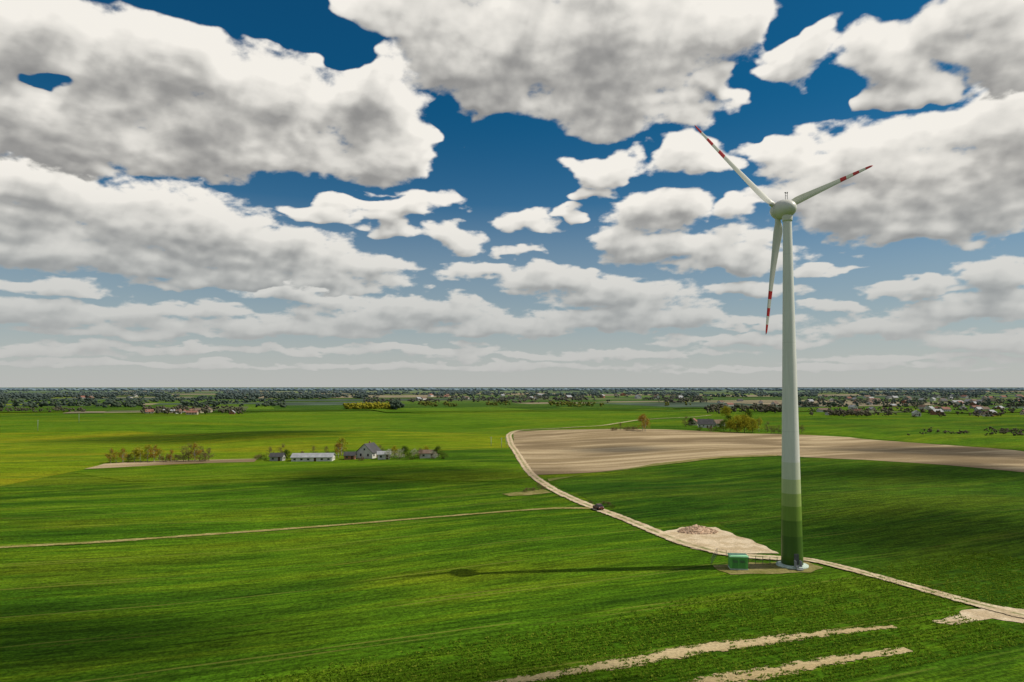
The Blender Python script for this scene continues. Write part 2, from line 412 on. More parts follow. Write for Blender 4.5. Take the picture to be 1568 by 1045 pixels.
# field sheets
patch("lime_field",[(-250,790),(0,745),(130,719),(390,706),(520,690),(600,688),(690,690),(780,686),(778,666),(640,662),(420,664),(200,660),(-250,664)],M_lime,.05)
patch("wheat_field",[(-250,664),(200,660),(420,664),(640,662),(778,666),(790,659),(900,655),(960,648),(1000,640),(1060,632),(900,630),(620,629),(380,634),(180,640),(-250,642)],M_rich,.10,amp=2,step=15)
patch("wheat_field",[(400,701),(560,704),(690,706),(800,712),(815,730),(760,738),(520,732),(200,738),(110,724),(300,712)],M_rich,.12,amp=2,step=8)
patch("wheat_field",[(836,737),(1000,714),(1190,699),(1300,703),(1450,713),(1568,724),(1900,745),(1900,1010),(1570,938),(1400,895),(1235,853),(1180,845),(1100,800),(1000,808),(925,776)],M_dark,.06,amp=1)
patch("wheat_field",[(1190,660),(1300,668),(1450,681),(1568,690),(1900,712),(1900,672),(1568,665),(1370,668),(1260,656)],M_rich,.10,amp=2,step=15)
patch("plowed_field",[(786,661),(900,658),(1080,661),(1190,665),(1300,670),(1450,682),(1568,692),(1900,712),(1900,748),(1568,724),(1450,713),(1300,704),(1190,698),(1100,701),(1000,713),(900,725),(815,728),(800,706),(786,684)],M_plow,.16,amp=1.4)
patch("grass_verge",[(838,734),(1000,711),(1100,700),(1190,697),(1190,699),(1100,702.5),(1000,714.5),(900,727),(840,738)],M_verge,.20,amp=.3)
patch("dry_grass",[(130,719),(160,711),(250,706),(395,703),(390,708),(280,711),(190,716)],M_plow,.20,amp=.6,step=3)
patch("dry_grass",[(768,757),(800,753),(832,750),(846,755),(810,759),(780,760)],M_verge,.14,amp=.9,step=2)
fm=[M_rich,M_lime,M_dark,M_ground,soil_mat("far_soil",(.22,.18,.12),(.28,.23,.15),(.14,.13,.08)),simple("far_meadow",(.095,.12,.05),1,.3,.01,0),simple("far_scrub",(.065,.09,.065),1,.3,.01,0)]
ca,sa=math.cos(ANG),math.sin(ANG)
li=0
for k in range(150):
    py=rng.uniform(598.5,633); px=rng.uniform(-200,1780); g=G(px,py)
    if g.y<1000: continue
    L=g.y*rng.uniform(.06,.22); Wd=g.y*rng.uniform(.04,.16)
    m_=fm[rng.choice(len(fm),p=[.17,.14,.13,.1,.12,.18,.16])]
    pts=[]
    for (a,b_) in((-1,-1),(1,-1),(1,1),(-1,1)):
        a*=L;b_*=Wd; pts.append(Vector((g.x+a*ca-b_*sa,g.y+a*sa+b_*ca,0)))
    if min(p.y for p in pts)<900: continue
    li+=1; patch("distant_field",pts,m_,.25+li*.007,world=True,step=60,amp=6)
# roads
ribbon("dirt_road",[(1090,636,1.5),(1060,639,1.6),(1000,642,1.8),(930,651,2),(860,656,2.3),(800,659,2.6),(781,665,2.8),(781,676,2.8),(789,690,2.6),(800,708,2.5),(814,727,2.4),(845,749,2.3),(880,766,2.3),(912,779,2.3),(960,797,2.4),(1010,818,2.6),(1060,836,2.8),(1120,850,2.7),(1190,856,2.4),(1240,859,2.1),(1300,873,1.8),(1400,900,1.8),(1460,917,2.0),(1540,938,2.3),(1620,957,2.4),(1760,990,2.4)],M_road,.24)
ribbon("field_track",[(-200,852,1.2),(0,839,1.2),(150,831,1.2),(350,817,1.2),(600,798,1.2),(760,785,1.2),(850,779,1.3),(905,779,1.5)],M_track,.15)
patch("gravel_yard",[(1008,816),(1045,808),(1095,808),(1128,821),(1165,834),(1192,848),(1150,849),(1090,846),(1060,840),(1032,829)],M_gravel,.11,step=1.2,amp=.9)
patch("gravel_yard",[(1092,866),(1150,862),(1235,861),(1262,870),(1240,877),(1180,879),(1120,880),(1100,874)],M_verge,.09,step=1.0,amp=.7)
patch("gravel_yard",[(1425,953),(1470,938),(1520,928),(1568,934),(1640,950),(1568,955),(1520,948),(1460,957)],M_gravel,.10,step=1.0,amp=1.0)
ribbon("bare_soil_strip",[(700,1066,1.2),(780,1046,1.6),(860,1032,1.3),(960,1015,1.8),(1040,1000,2.1),(1130,987,1.8),(1250,972,1.4),(1370,960,1.0)],M_strip,.09)
ribbon("bare_soil_strip",[(1000,1064,1.6),(1100,1044,2.1),(1180,1030,2.0),(1280,1012,1.5),(1390,995,1.0)],M_strip,.095)

# ------------------------------------------------------------------ CROP PLANTS foreground (one object)
def leafmat(name,c1,c2,c3=None,sc=.35,haze=0,hz=(.10,.14,.15),tl_=.35):
    m,t,b=mat(name); pos=t.new('ShaderNodeNewGeometry').outputs['Position']
    n=t.noise(pos,sc,3,.6); n2=t.noise(pos,sc*6,2,.6)
    f=t.m('ADD',t.m('MULTIPLY',n,.7),t.m('MULTIPLY',n2,.3))
    col=t.mix(t.mr(f,.38,.62),(*c1,1),(*c2,1))
    if c3: col=t.mix(t.mr(n2,.52,.68),col,(*c3,1))
    if haze: col=t.mix(haze_fac(t,700,3800,haze),col,(*hz,1))
    b.inputs['Roughness'].default_value=.9; b.inputs['Specular IOR Level'].default_value=.05
    t.put(b.inputs['Base Color'],col)
    tl=t.new('ShaderNodeBsdfTranslucent'); t.put(tl.inputs[0],col)
    mx=t.new('ShaderNodeMixShader'); mx.inputs[0].default_value=tl_
    t.l.new(b.outputs[0],mx.inputs[1]); t.l.new(tl.outputs[0],mx.inputs[2]); t.out(mx.outputs[0])
    return m
M_crop=leafmat("crop_leaf",(.09,.17,.008),(.14,.23,.012),(.26,.32,.03),sc=.3)
def tri_scatter(P,size,nt,r=rng):
    n=len(P); k=n*nt
    C=np.repeat(P,nt,axis=0); s=np.repeat(size,nt); z0=C[:,2].copy()
    off=r.normal(size=(k,3))*s[:,None]*np.array([.5,.5,.4]); off[:,2]=np.abs(off[:,2])
    C=C+off
    a=r.normal(size=(k,3)); a/=np.linalg.norm(a,axis=1,keepdims=True)
    b=r.normal(size=(k,3)); b-= (b*a).sum(1,keepdims=True)*a; b/=np.linalg.norm(b,axis=1,keepdims=True)
    sc=s*r.uniform(.4,.9,k)
    V=np.empty((k,3,3)); V[:,0]=C+a*sc[:,None]; V[:,1]=C-a*sc[:,None]*.5+b*sc[:,None]*.5; V[:,2]=C-a*sc[:,None]*.5-b*sc[:,None]*.5
    V[...,2]=np.maximum(V[...,2],z0[:,None]+.01)
    return V.reshape(-1,3),np.arange(k*3).reshape(-1,3)
pts=[]
strips=[[G(*q).xy for q in s] for s in ([(700,1066),(860,1032),(1040,1000),(1250,972),(1370,960)],[(1000,1064),(1100,1044),(1280,1012),(1390,995)])]
def segdist(p,a,b):
    ab=b-a; t=max(0,min(1,(p-a).dot(ab)/ab.length_squared)); return (a+ab*t-p).length
o=G(380,1060); qg=G(1520,942).xy
for ri in range(-23,54):
    v=ri*.98
    for ui in range(0,430):
        u=ui*.35+rng.uniform(-.12,.12); vv=v+rng.normal()*.09
        x=o.x+u*ca-vv*sa; y=o.y+u*sa+vv*ca
        if y<78 or x>.80*y+3: continue
        lim=6+u*.09+3*mnoise.noise(Vector((u*.05,1,1)))
        if vv>lim or (vv>lim-6 and rng.uniform()<(vv-lim+6)/6): continue
        p=Vector((x,y))
        dd=min(segdist(p,s[i],s[i+1]) for s in strips for i in range(len(s)-1))
        nn=mnoise.noise(Vector((x*.5,y*.5,3)))
        if dd<.7+nn*1.5 and rng.uniform()<.88: continue
        if mnoise.noise(Vector((x*.3,y*.3,9)))<-.30: continue
        if (p-qg).length<5: continue
        pts.append((x,y,hgt(x,y)+.05))
P=np.array(pts); print("crop plants",len(P))
V,T=tri_scatter(P,rng.uniform(.18,.34,len(P)),8)
tri_obj("crop_plants",V,T,[M_crop])

# ------------------------------------------------------------------ WIND TURBINE
M_tower,t,b=mat("tower_paint")
oc=t.new('ShaderNodeTexCoord').outputs['Object']; zz=t.sep(oc)[2]
rp=t.new('ShaderNodeValToRGB'); rp.color_ramp.interpolation='CONSTANT'
t.l.new(t.m('DIVIDE',zz,73.0),rp.inputs[0])
el_=rp.color_ramp.elements; el_[0].position=0; el_[0].color=(.05,.115,.008,1); el_[1].position=6.0/73; el_[1].color=(.085,.165,.014,1)
for zc,c in((9.3,(.16,.26,.03)),(12,(.28,.37,.09)),(14.8,(.44,.50,.24)),(17.6,(.58,.60,.46)),(21,(.68,.67,.61))):
    e=el_.new(zc/73); e.color=(*c,1)
nn=t.noise(t.v('MULTIPLY',oc,(1.5,1.5,.12)),1.2,5,.6); k=t.mr(nn,.3,.7,.93,1.05)
seam=t.m('ABSOLUTE',t.m('SUBTRACT',t.m('FRACT',t.m('DIVIDE',zz,18.2)),.5)); sk=t.mr(seam,.0,.0025,.72,1)
k=t.m('MULTIPLY',k,sk)
t.put(b.inputs['Base Color'],t.mix(1.0,rp.outputs[0],t.comb(k,k,k),'MULTIPLY')); b.inputs['Roughness'].default_value=.45; b.inputs['Specular IOR Level'].default_value=.4
M_white=simple("turbine_paint",(.64,.62,.55),.4,.05,.6,.4)
M_conc=simple("concrete",(.42,.50,.42),.9,.2,1.5,.1)
M_metal=simple("galvanised_steel",(.3,.31,.32),.5,.1,3,.4)
M_dkmetal=simple("dark_steel",(.08,.085,.08),.6,.2,3,.3)
turb=empty("wind_turbine",BASE)
lathe("foundation",[(3.1,0.05),(3.1,.35),(2.5,.42),(2.4,.55),(0.05,.56)],[M_conc],turb)
prof=[]
for i in range(41):
    f=i/40; z_=.45+f*71.6; r=2.12-(2.12-.82)*f**.97
    prof.append((r,z_))
lathe("tower",prof,[M_tower],turb,64)
boxes("door",[(0,-2.16,1.9,.95,.10,2.1)],M_dkmetal,turb,.02)
boxes("steps",[(0,-2.9,.75,1.2,1.2,.08),(0,-3.6,.5,1.2,.35,.08),(0,-3.95,.28,1.2,.35,.08),(-.55,-2.9,1.3,.05,1.1,1.0),(.55,-2.9,1.3,.05,1.1,1.0)],M_metal,turb)
psi=math.radians(18); tilt=math.radians(4)
A=Vector((-math.sin(psi)*math.cos(tilt),math.cos(psi)*math.cos(tilt),math.sin(tilt))).normalized()
E1=Vector((math.cos(psi),math.sin(psi),0)); E2=A.cross(E1); 
if E2.z<0: E2=-E2
HUBZ=73.3
top=Vector((0,0,HUBZ))
Rm=Matrix((E1,E2,A)).transposed().to_4x4()
if Rm.determinant()<0: Rm=Matrix((-E1,E2,A)).transposed().to_4x4()
def egg(name,prof,mats):
    ob=lathe(name,prof,mats,turb,56); ob.matrix_local=Matrix.Translation(top)@Rm@Matrix.Scale(.90,4); return ob
pr=[]
for i in range(25):
    a=math.pi*i/48; pr.append((max(.02,2.25*math.sin(a)**.92),1.55-3.9*math.cos(a)))
pr+= [(2.27,1.75)]
egg("nacelle",pr,[M_white])
egg("spinner",[(2.15,1.80),(2.17,2.2),(2.1,2.9),(1.85,3.6),(1.45,4.2),(.9,4.65),(.35,4.85),(.02,4.88)],[M_white])
egg("generator_gap",[(2.1,1.6),(2.1,1.95)],[M_dkmetal])
lathe("yaw_collar",[(.95,70.6),(1.0,70.9),(1.05,71.6),(1.0,72.2)],[M_white],turb,32)
an=[( -.25,0,2.5,.07,.07,1.5),(.25,0,2.5,.07,.07,1.5),(0,0,3.25,.65,.07,.07),(0,0,2.7,.5,.06,.06),(-.25,0,3.35,.22,.22,.16),(.25,0,3.4,.16,.16,.24)]
ao=boxes("anemometer_mast",an,M_dkmetal,turb); ao.location=top+A*.2; ao.rotation_euler=(0,0,psi)
M_blade,t,b=mat("blade_paint")
oc=t.new('ShaderNodeTexCoord').outputs['Object']; zz=t.sep(oc)[2]
msk=None
for (a_,b_) in((24.2,27),(20.7,22.4),(17.1,18.8)):
    q=t.m('MULTIPLY',t.m('GREATER_THAN',zz,a_),t.m('LESS_THAN',zz,b_)); msk=q if msk is None else t.m('MAXIMUM',msk,q)
t.put(b.inputs['Base Color'],t.mix(msk,(.64,.62,.55,1),(.50,.018,.015,1))); b.inputs['Roughness'].default_value=.4; b.inputs['Specular IOR Level'].default_value=.4
st=[(1.6,1.15,1.1,25),(2.4,1.2,1.1,25),(3.2,1.6,.9,24),(4.4,1.9,.62,20),(6,1.8,.45,15),(8.5,1.55,.33,11),(12,1.25,.25,7),(16,.98,.18,4),(20,.78,.13,2),(23.5,.60,.09,1),(25.4,.46,.06,0),(26.1,.28,.04,0),(26.3,.08,.02,0)]
NS=20; V=[];Fc=[]
rs=np.linspace(1.6,26.3,60)
sr=[s[0] for s in st]
for r in rs:
    c=np.interp(r,sr,[s[1] for s in st]); th=np.interp(r,sr,[s[2] for s in st]); tw=math.radians(np.interp(r,sr,[s[3] for s in st])+4)
    bend=-.9*(r/26.3)**2
    for k in range(NS):
        a=2*math.pi*k/NS; x=.5*c*math.cos(a); y=.5*th*math.sin(a)
        if r>2.8: y*= (.55+.45*math.cos(a))*1.15
        x-= (.18*c if r>3 else .18*c*max(0,(r-2)))
        xr=x*math.cos(tw)-y*math.sin(tw); yr=x*math.sin(tw)+y*math.cos(tw)
        V.append((xr,yr+bend,r))
for j in range(len(rs)-1):
    for k in range(NS):
        l=(k+1)%NS; Fc.append((j*NS+k,j*NS+l,(j+1)*NS+l,(j+1)*NS+k))
Fc.append(tuple(range(NS))[::-1]); Fc.append(tuple((len(rs)-1)*NS+i for i in range(NS)))
HC=top+A*2.5
for i,th in enumerate((26.0,145.0,263.5)):
    a=math.radians(th); D=E1*math.cos(a)+E2*math.sin(a); X=D.cross(A)*-1; Y=A
    R=Matrix((X,Y,D)).transposed()
    if R.determinant()<0: X=-X; R=Matrix((X,Y,D)).transposed()
    ob=mesh_obj("blade_%d"%(i+1),V,Fc,[M_blade],turb,smooth=True); ob.matrix_local=Matrix.Translation(HC)@R.to_4x4()

# ------------------------------------------------------------------ transformer kiosk
M_kg=simple("kiosk_green_wall",(.10,.36,.07),.6,.08,1,.2); M_kr=simple("kiosk_roof",(.30,.62,.34),.5,.06,1,.3); M_kd=simple("kiosk_door",(.06,.25,.05),.5,.1,2,.3)
kp=G(1130,871); kk=empty("transformer_kiosk",kp,math.radians(-8))
boxes("plinth",[(0,0,.15,3.5,2.6,.3)],M_conc,kk)
boxes("walls",[(0,0,1.4,3.4,2.5,2.2)],M_kg,kk,.03)
boxes("roof",[(0,0,2.62,3.7,2.8,.22),(0,0,2.78,3.3,2.4,.10)],M_kr,kk,.04)
boxes("doors",[(-.75,-1.262,1.3,1.2,.03,1.9),(.62,-1.262,1.3,1.2,.03,1.9),(1.712,0,1.3,.03,1.1,1.9)],M_kd,kk,.01)
boxes("vents",[(-.75,-1.285,1.9-.12*i,.9,.03,.05) for i in range(4)]+[(.62,-1.285,1.9-.12*i,.9,.03,.05) for i in range(4)],M_dkmetal,kk)
def fence(pts,n_rail=4,h=1.3,sp=1.6,name="wire_fence"):
    e=empty(name,pts[0]); o=pts[0]
    V=[];Fc=[]
    def bar(a,b,w):
        d=(b-a).normalized(); u=d.cross(Vector((0,0,1)));
        if u.length<.1: u=Vector((1,0,0))
        u.normalize(); w_=d.cross(u); k=len(V)
        for p in(a,b):
            for s in((-1,-1),(1,-1),(1,1),(-1,1)): V.append(p+u*s[0]*w+w_*s[1]*w)
        for i in range(4): j=(i+1)%4; Fc.append((k+i,k+j,k+4+j,k+4+i))
        Fc.append((k,k+1,k+2,k+3)); Fc.append((k+7,k+6,k+5,k+4))
    for i in range(len(pts)-1):
        a=pts[i]-o; b=pts[i+1]-o; n=max(1,int((b-a).length/sp))
        for j in range(n+1):
            p=a.lerp(b,j/n); bar(p,p+Vector((0,0,h)),.04)
        for q in range(n_rail):
            zq=h*(q+1)/n_rail-.05; bar(a+Vector((0,0,zq)),b+Vector((0,0,zq)),.012)
    mesh_obj("posts_and_rails",V,Fc,[M_dkmetal],e)
fence([G(1146,864),G(1190,866)],4,1.7,1.3); fence([G(1089,866),G(1098,851),G(1112,854)],3,1.6,1.6)
# gravel pile
M_rock=simple("rubble",(.48,.34,.23),.95,.35,1.2,.05)
gp=G(1068,815); V=[];Fc=[]
nx,ny=36,20
for j in range(ny+1):
    for i in range(nx+1):
        u=-1+2*i/nx; v=-1+2*j/ny; r=math.sqrt(u*u+v*v); hh_=max(0,1-r)**.75*1.7
        n=mnoise.noise(Vector((u*3,v*3,1)))*.5+mnoise.noise(Vector((u*8,v*8,2)))*.3+mnoise.noise(Vector((u*20,v*20,2)))*.15
        V.append((u*5.0,v*3.0,hh_*(1+n)-.06))
for j in range(ny):
    for i in range(nx): o_=j*(nx+1)+i; Fc.append((o_,o_+1,o_+nx+2,o_+nx+1))
pe=empty("rubble_pile",gp+Vector((0,0,.12)))
mesh_obj("heap",V,Fc,[M_rock],pe)
ico=bmesh.new(); bmesh.ops.create_icosphere(ico,subdivisions=1,radius=1); IV=np.array([v.co[:] for v in ico.verts]); IT=np.array([[v.index for v in f.verts] for f in ico.faces]); ico.free()
def ico_scatter(P,sc,jit=.25,base=(IV,IT),r=rng):
    IVb,ITb=base; n=len(P); k=len(IVb)
    V=IVb[None]*(1+r.normal(size=(n,k,1))*jit)*sc[:,None,:]+P[:,None,:]
    T=ITb[None]+(np.arange(n)*k)[:,None,None]
    return V.reshape(-1,3),T.reshape(-1,3)
k=420; ang=rng.uniform(0,6.28,k); rr=np.sqrt(rng.uniform(0,1,k)); Pk=np.stack([np.cos(ang)*rr*5.2,np.sin(ang)*rr*3.1,np.maximum(0,1-rr)**.75*1.6],1)
s=rng.uniform(.06,.18,k); V,T=ico_scatter(Pk,np.stack([s,s,s*.7],1)); tri_obj("stones",V,T,[M_rock],pe)

# ------------------------------------------------------------------ car
M_car=simple("car_paint",(.10,.012,.012),.3,.05,1,.5); M_glass=simple("car_glass",(.015,.018,.02),.1,.05,1,.6); M_tyre=simple("tyre",(.02,.02,.02),.9,.1,3,.1); M_light=simple("lamp_glass",(.6,.6,.55),.2,.05,1,.5)
cp=G(916,781); nd=(G(880,766)-G(960,797)); car=empty("car",cp+Vector((0,0,.25)),math.atan2(nd.y,nd.x))
def section_body(name,secs,m,parent):
    V=[];Fc=[];n=len(secs[0][1])
    for x,pr in secs:
        for (y,z_) in pr: V.append((x,y,z_))
    for j in range(len(secs)-1):
        for i in range(n):
            l=(i+1)%n; Fc.append((j*n+i,j*n+l,(j+1)*n+l,(j+1)*n+i))
    Fc.append(tuple(range(n))[::-1]); Fc.append(tuple((len(secs)-1)*n+i for i in range(n)))
    ob=mesh_obj(name,V,Fc,[m],parent,smooth=False); md=ob.modifiers.new('b','BEVEL'); md.width=.05; md.segments=2; return ob
def sec(x,w,z0,z1): return (x,[(-w,z0),(w,z0),(w*1.02,(z0+z1)/2),(w*.93,z1),(-w*.93,z1),(-w*1.02,(z0+z1)/2)])
section_body("body",[sec(-2.15,.78,.35,.8),sec(-2.05,.88,.28,.98),sec(-1.2,.9,.25,1.0),sec(.9,.9,.25,.98),sec(1.7,.86,.27,.88),sec(2.1,.76,.35,.7)],M_car,car)
section_body("cabin",[sec(-1.75,.74,.98,1.02),sec(-1.3,.72,.98,1.48),sec(.1,.72,.98,1.5),sec(.95,.76,.96,1.0)],M_glass,car)
boxes("roof",[(-.6,0,1.52,1.45,1.25,.05)],M_car,car,.02)
for i,(x,y) in enumerate(((-1.3,-.82),(-1.3,.82),(1.3,-.82),(1.3,.82))):
    w=lathe("wheel_%d"%i,[(.2,-.11),(.33,-.11),(.34,0),(.33,.11),(.2,.11)],[M_tyre],car,20); w.rotation_euler=(math.pi/2,0,0); w.location=(x,y,.33)
boxes("lamps",[(2.08,-.6,.66,.08,.3,.13),(2.08,.6,.66,.08,.3,.13),(-2.14,-.62,.8,.06,.25,.14),(-2.14,.62,.8,.06,.25,.14)],M_light,car)

# ------------------------------------------------------------------ BUILDINGS
def wallm(n,c): return simple(n,c,.85,.12,.6,.1)
W_wh=wallm("white_render",(.60,.57,.51)); W_cr=wallm("cream_render",(.50,.43,.31)); W_gr=wallm("grey_render",(.35,.34,.31)); W_br=wallm("brick",(.28,.13,.08))
R_gr=simple("grey_sheet_roof",(.28,.285,.29),.6,.2,.5,.2); R_dk=simple("dark_roof",(.06,.058,.06),.7,.2,.5,.2); R_rd=simple("red_tile_roof",(.23,.11,.08),.8,.2,.5,.1); R_br=simple("brown_roof",(.16,.11,.08),.8,.2,.5,.1)
M_win=simple("window_glass",(.03,.035,.045),.15,.1,1,.6); M_door=simple("wood_door",(.08,.04,.02),.6,.2,2,.2)
cache={}
def house(name,pos,L,Wd,hw,hr,rot,wm,rm,chim=True,wins=True):
    key=(L,Wd,hw,hr,wm.name,rm.name,chim,wins)
    e=empty(name,pos+Vector((0,0,.1)),rot)
    if key in cache:
        for nm,me in cache[key]: link(bpy.data.objects.new(nm,me),e)
        return e
    l,w=L/2,Wd/2; b0=-.4
    V=[(-l,-w,b0),(l,-w,b0),(l,w,b0),(-l,w,b0),(-l,-w,hw),(l,-w,hw),(l,w,hw),(-l,w,hw),(-l,0,hw+hr),(l,0,hw+hr)]
    Fc=[(0,1,5,4),(1,2,6,9,5),(2,3,7,6),(3,0,4,8,7)]
    obs=[mesh_obj("walls",V,Fc,[wm],e)]
    o_=.45; th=.18; k=hr/w; zl=hw-o_*k+.02; 
    V=[];Fc=[]
    for s in(-1,1):
        b0=len(V); ws=(w+o_)*s
        V+=[(-l-o_,ws,zl),(l+o_,ws,zl),(l+o_,0,hw+hr+.02),(-l-o_,0,hw+hr+.02),(-l-o_,ws,zl+th),(l+o_,ws,zl+th),(l+o_,0,hw+hr+th+.02),(-l-o_,0,hw+hr+th+.02)]
        Fc+=[tuple(b0+i for i in f) for f in((0,1,2,3),(4,5,6,7),(0,1,5,4),(1,2,6,5),(3,0,4,7))]
    obs.append(mesh_obj("roof",V,Fc,[rm],e))
    if wins:
        n=max(2,int(L/3)); bx=[]
        for i in range(n):
            x=-l+(i+.5)*L/n
            for s in(-1,1):
                if not(i==n//2 and s==-1): bx.append((x,s*(w+.01),hw*.55,1.1,.06,min(1.3,hw*.42)))
        for s in(-1,1):
            for y in(-w*.45,w*.45): bx.append((s*(l+.01),y,hw*.55,.06,1.0,min(1.3,hw*.42)))
            if hr>2: bx.append((s*(l+.01),0,hw+hr*.35,.06,.9,1.0))
        obs.append(boxes("windows",bx,M_win,e))
        obs.append(boxes("door",[(-l+(n//2+.5)*L/n,-w-.02,1.05,1.1,.08,2.1)],M_door,e))
    if chim: obs.append(boxes("chimney",[(l*.4,w*.15,hw+hr+.1,.6,.6,1.6)],W_br,e))
    cache[key]=[(o.name.split('.')[0],o.data) for o in obs]
    return e
house("cattle_barn",G(480,706),19,8,2.0,1.5,math.radians(4),W_wh,R_gr,False)
house("farm_house",G(565,701),9,9,3.0,4.0,math.radians(72),W_wh,R_dk)
house("farm_shed",G(588,703),6,5,2.4,1.2,math.radians(10),W_wh,R_gr,False)
house("farm_shed",G(425,706),6,4.5,2.2,1.4,math.radians(0),W_gr,R_dk,False)
house("farm_shed",G(655,701),8,5,2.3,1.3,math.radians(6),W_wh,R_br,False)
house("farm_shed",G(536,704),5,4,2.2,1.4,math.radians(5),W_br,R_dk,False)
house("farm_house",G(1080,655),13,9,3.2,4.2,math.radians(-15),W_wh,R_dk)
house("farm_shed",G(1062,651),14,8,3,3,math.radians(70),W_cr,R_rd,False)
house("farm_shed",G(1100,653),10,7,3,3,math.radians(20),W_gr,R_br,False)
ws=[W_wh,W_cr,W_gr,W_br]; rs_=[R_gr,R_dk,R_rd,R_br]
def village(n,x0,x1,y0,y1,big=1.0):
    for i in range(n):
        px=rng.uniform(x0,x1); py=rng.uniform(y0,y1); g=G(px,py)
        q=rng.integers(4); L,Wd,hw,hr=[(12,9,3.0,3.6),(14,9,4.5,3.2),(17,9,3.4,2.5),(9,8,3.0,3.2)][q]
        house("village_house",g,L*big,Wd*big,hw*big,hr*big,rng.choice([0.2,1.2,1.77,.6]),ws[rng.choice(4,p=[.5,.25,.15,.10])],rs_[rng.choice(4,p=[.35,.15,.2,.3])],True,True)
village(11,222,370,632,635,.8)
village(14,620,830,606,614,1.4)
village(8,870,1060,606,612,1.5)
village(50,1235,1600,608,622,1.3)
village(20,1400,1600,626,638,.9)
village(8,1260,1400,622,636,.9)
village(6,1085,1190,615,628,1.0)
village(6,120,210,607,612,1.2)

# ------------------------------------------------------------------ TREES
M_bark=simple("bark",(.12,.09,.06),.95,.3,2,.05); M_birch=simple("birch_bark",(.34,.31,.27),.9,.3,2,.05)
L_yel=leafmat("spring_leaf_yellow",(.22,.22,.015),(.38,.36,.03),(.46,.40,.04)); L_or=leafmat("bud_leaf_orange",(.24,.14,.025),(.42,.25,.04),(.32,.28,.03))
L_dk=leafmat("leaf_dark",(.018,.038,.010),(.040,.070,.015),(.06,.09,.02)); L_gr=leafmat("leaf_green",(.06,.11,.012),(.12,.18,.02),(.18,.22,.03)); L_bl=leafmat("blossom",(.35,.34,.24),(.55,.53,.42),(.14,.20,.04)); L_brn=leafmat("bare_twigs",(.12,.08,.045),(.20,.145,.075),(.18,.16,.05))
def tree_mesh(seed,h,cw,bark,leaf,nclump=26,lpc=42,ls=.28,bush=False):
    r=np.random.default_rng(seed); V=[];Fc=[];MI=[]
    def limb(a,b,ra,rb,n=6):
        a=np.array(a);b=np.array(b);d=b-a;d/=np.linalg.norm(d); u=np.cross(d,[.3,.9,.2]);u/=np.linalg.norm(u);w=np.cross(d,u);o=len(V)
        for p,rr in((a,ra),(b,rb)):
            for i in range(n):
                q=2*math.pi*i/n; V.append(p+(u*math.cos(q)+w*math.sin(q))*rr)
        for i in range(n):
            j=(i+1)%n; Fc.append((o+i,o+j,o+n+j)); Fc.append((o+i,o+n+j,o+n+i)); MI.extend([0,0])
    tr=h*.018+.03; base=h*(.05 if bush else .2)
    spine=[np.array([0,0,-.2])]
    for i in range(5):
        q=np.array([r.normal()*h*.018,r.normal()*h*.018,h*.85*(i+1)/5]); limb(spine[-1],q,tr*(1-i/5.5),tr*(1-(i+1)/5.5)); spine.append(q)
    clumps=[]
    for i in range(nclump):
        f=r.uniform(0,1)**.8; zc=base+(h-base)*f
        prof=math.sin(math.pi*min(1,.18+.8*f))**.7*cw/2*r.uniform(.45,1.08)
        a=r.uniform(0,6.283); c=np.array([math.cos(a)*prof,math.sin(a)*prof,zc-.02*h])
        zs=max(.1,(zc-prof*.7)/(h*.85)); zs=min(zs,.98)*5; k=int(zs); s0=spine[k]+(spine[min(5,k+1)]-spine[k])*(zs-k)
        if s0[2]<.2: s0=np.array([0,0,.2])
        mid=(s0+c)/2+r.normal(size=3)*.03*h
        limb(s0,mid,tr*.35,tr*.2,4); limb(mid,c,tr*.2,tr*.06,4)
        for _ in range(3): limb(c,c+r.normal(size=3)*cw*.12,tr*.07,tr*.03,3)
        clumps.append(c)
    C=np.array(clumps); n=len(C)*lpc
    cs=r.uniform(.09,.17,len(C))*cw*1.15
    P=np.repeat(C,lpc,0)+r.normal(size=(n,3))*np.repeat(cs,lpc)[:,None]*np.array([1,1,.75])*.75
    P[:,2]=np.maximum(P[:,2],.1)
    a=r.normal(size=(n,3)); a/=np.linalg.norm(a,axis=1,keepdims=True); b=np.cross(a,r.normal(size=(n,3))); b/=np.linalg.norm(b,axis=1,keepdims=True)
    s=(ls*r.uniform(.5,1.2,n))[:,None]
    LV=np.stack([P+a*s,P+b*s*.6,P-a*s,P-b*s*.6],1).reshape(-1,3)
    o=len(V); q=np.arange(n)*4+o
    LT=np.concatenate([np.stack([q,q+1,q+2],1),np.stack([q,q+2,q+3],1)])
    VV=np.concatenate([np.array(V),LV]); TT=np.concatenate([np.array(Fc),LT]); mi=np.concatenate([np.array(MI),np.ones(len(LT))])
    ob=tri_obj("tree_template",VV,TT,[bark,leaf],midx=mi); me=ob.data; bpy.data.objects.remove(ob); return me
TM={}
for nm,args in dict(
  birch=(8,5.0,M_birch,L_yel,24,44,.26),or_=(8,4.6,M_birch,L_or,24,38,.25),bare=(8,4.8,M_bark,L_brn,26,26,.2),green=(9,7,M_bark,L_gr,30,50,.34),yel=(10,8,M_bark,L_yel,34,60,.36),
  blos=(4.5,4.4,M_bark,L_bl,18,34,.2),dark=(10,7,M_bark,L_dk,30,50,.36)).items():
    TM[nm]=[tree_mesh(17*k+len(nm)*5,*args) for k in range(3)]
TM['bush']=[tree_mesh(50+k,3,4.5,M_bark,L_gr,16,40,.2,True) for k in range(2)]; TM['bbush']=[tree_mesh(60+k,3,4.5,M_bark,L_brn,16,34,.2,True) for k in range(2)]
names=dict(birch='birch_tree',or_='budding_tree',bare='bare_tree',green='green_tree',yel='willow_tree',blos='blossom_tree',dark='dark_tree',bush='bush',bbush='bush')
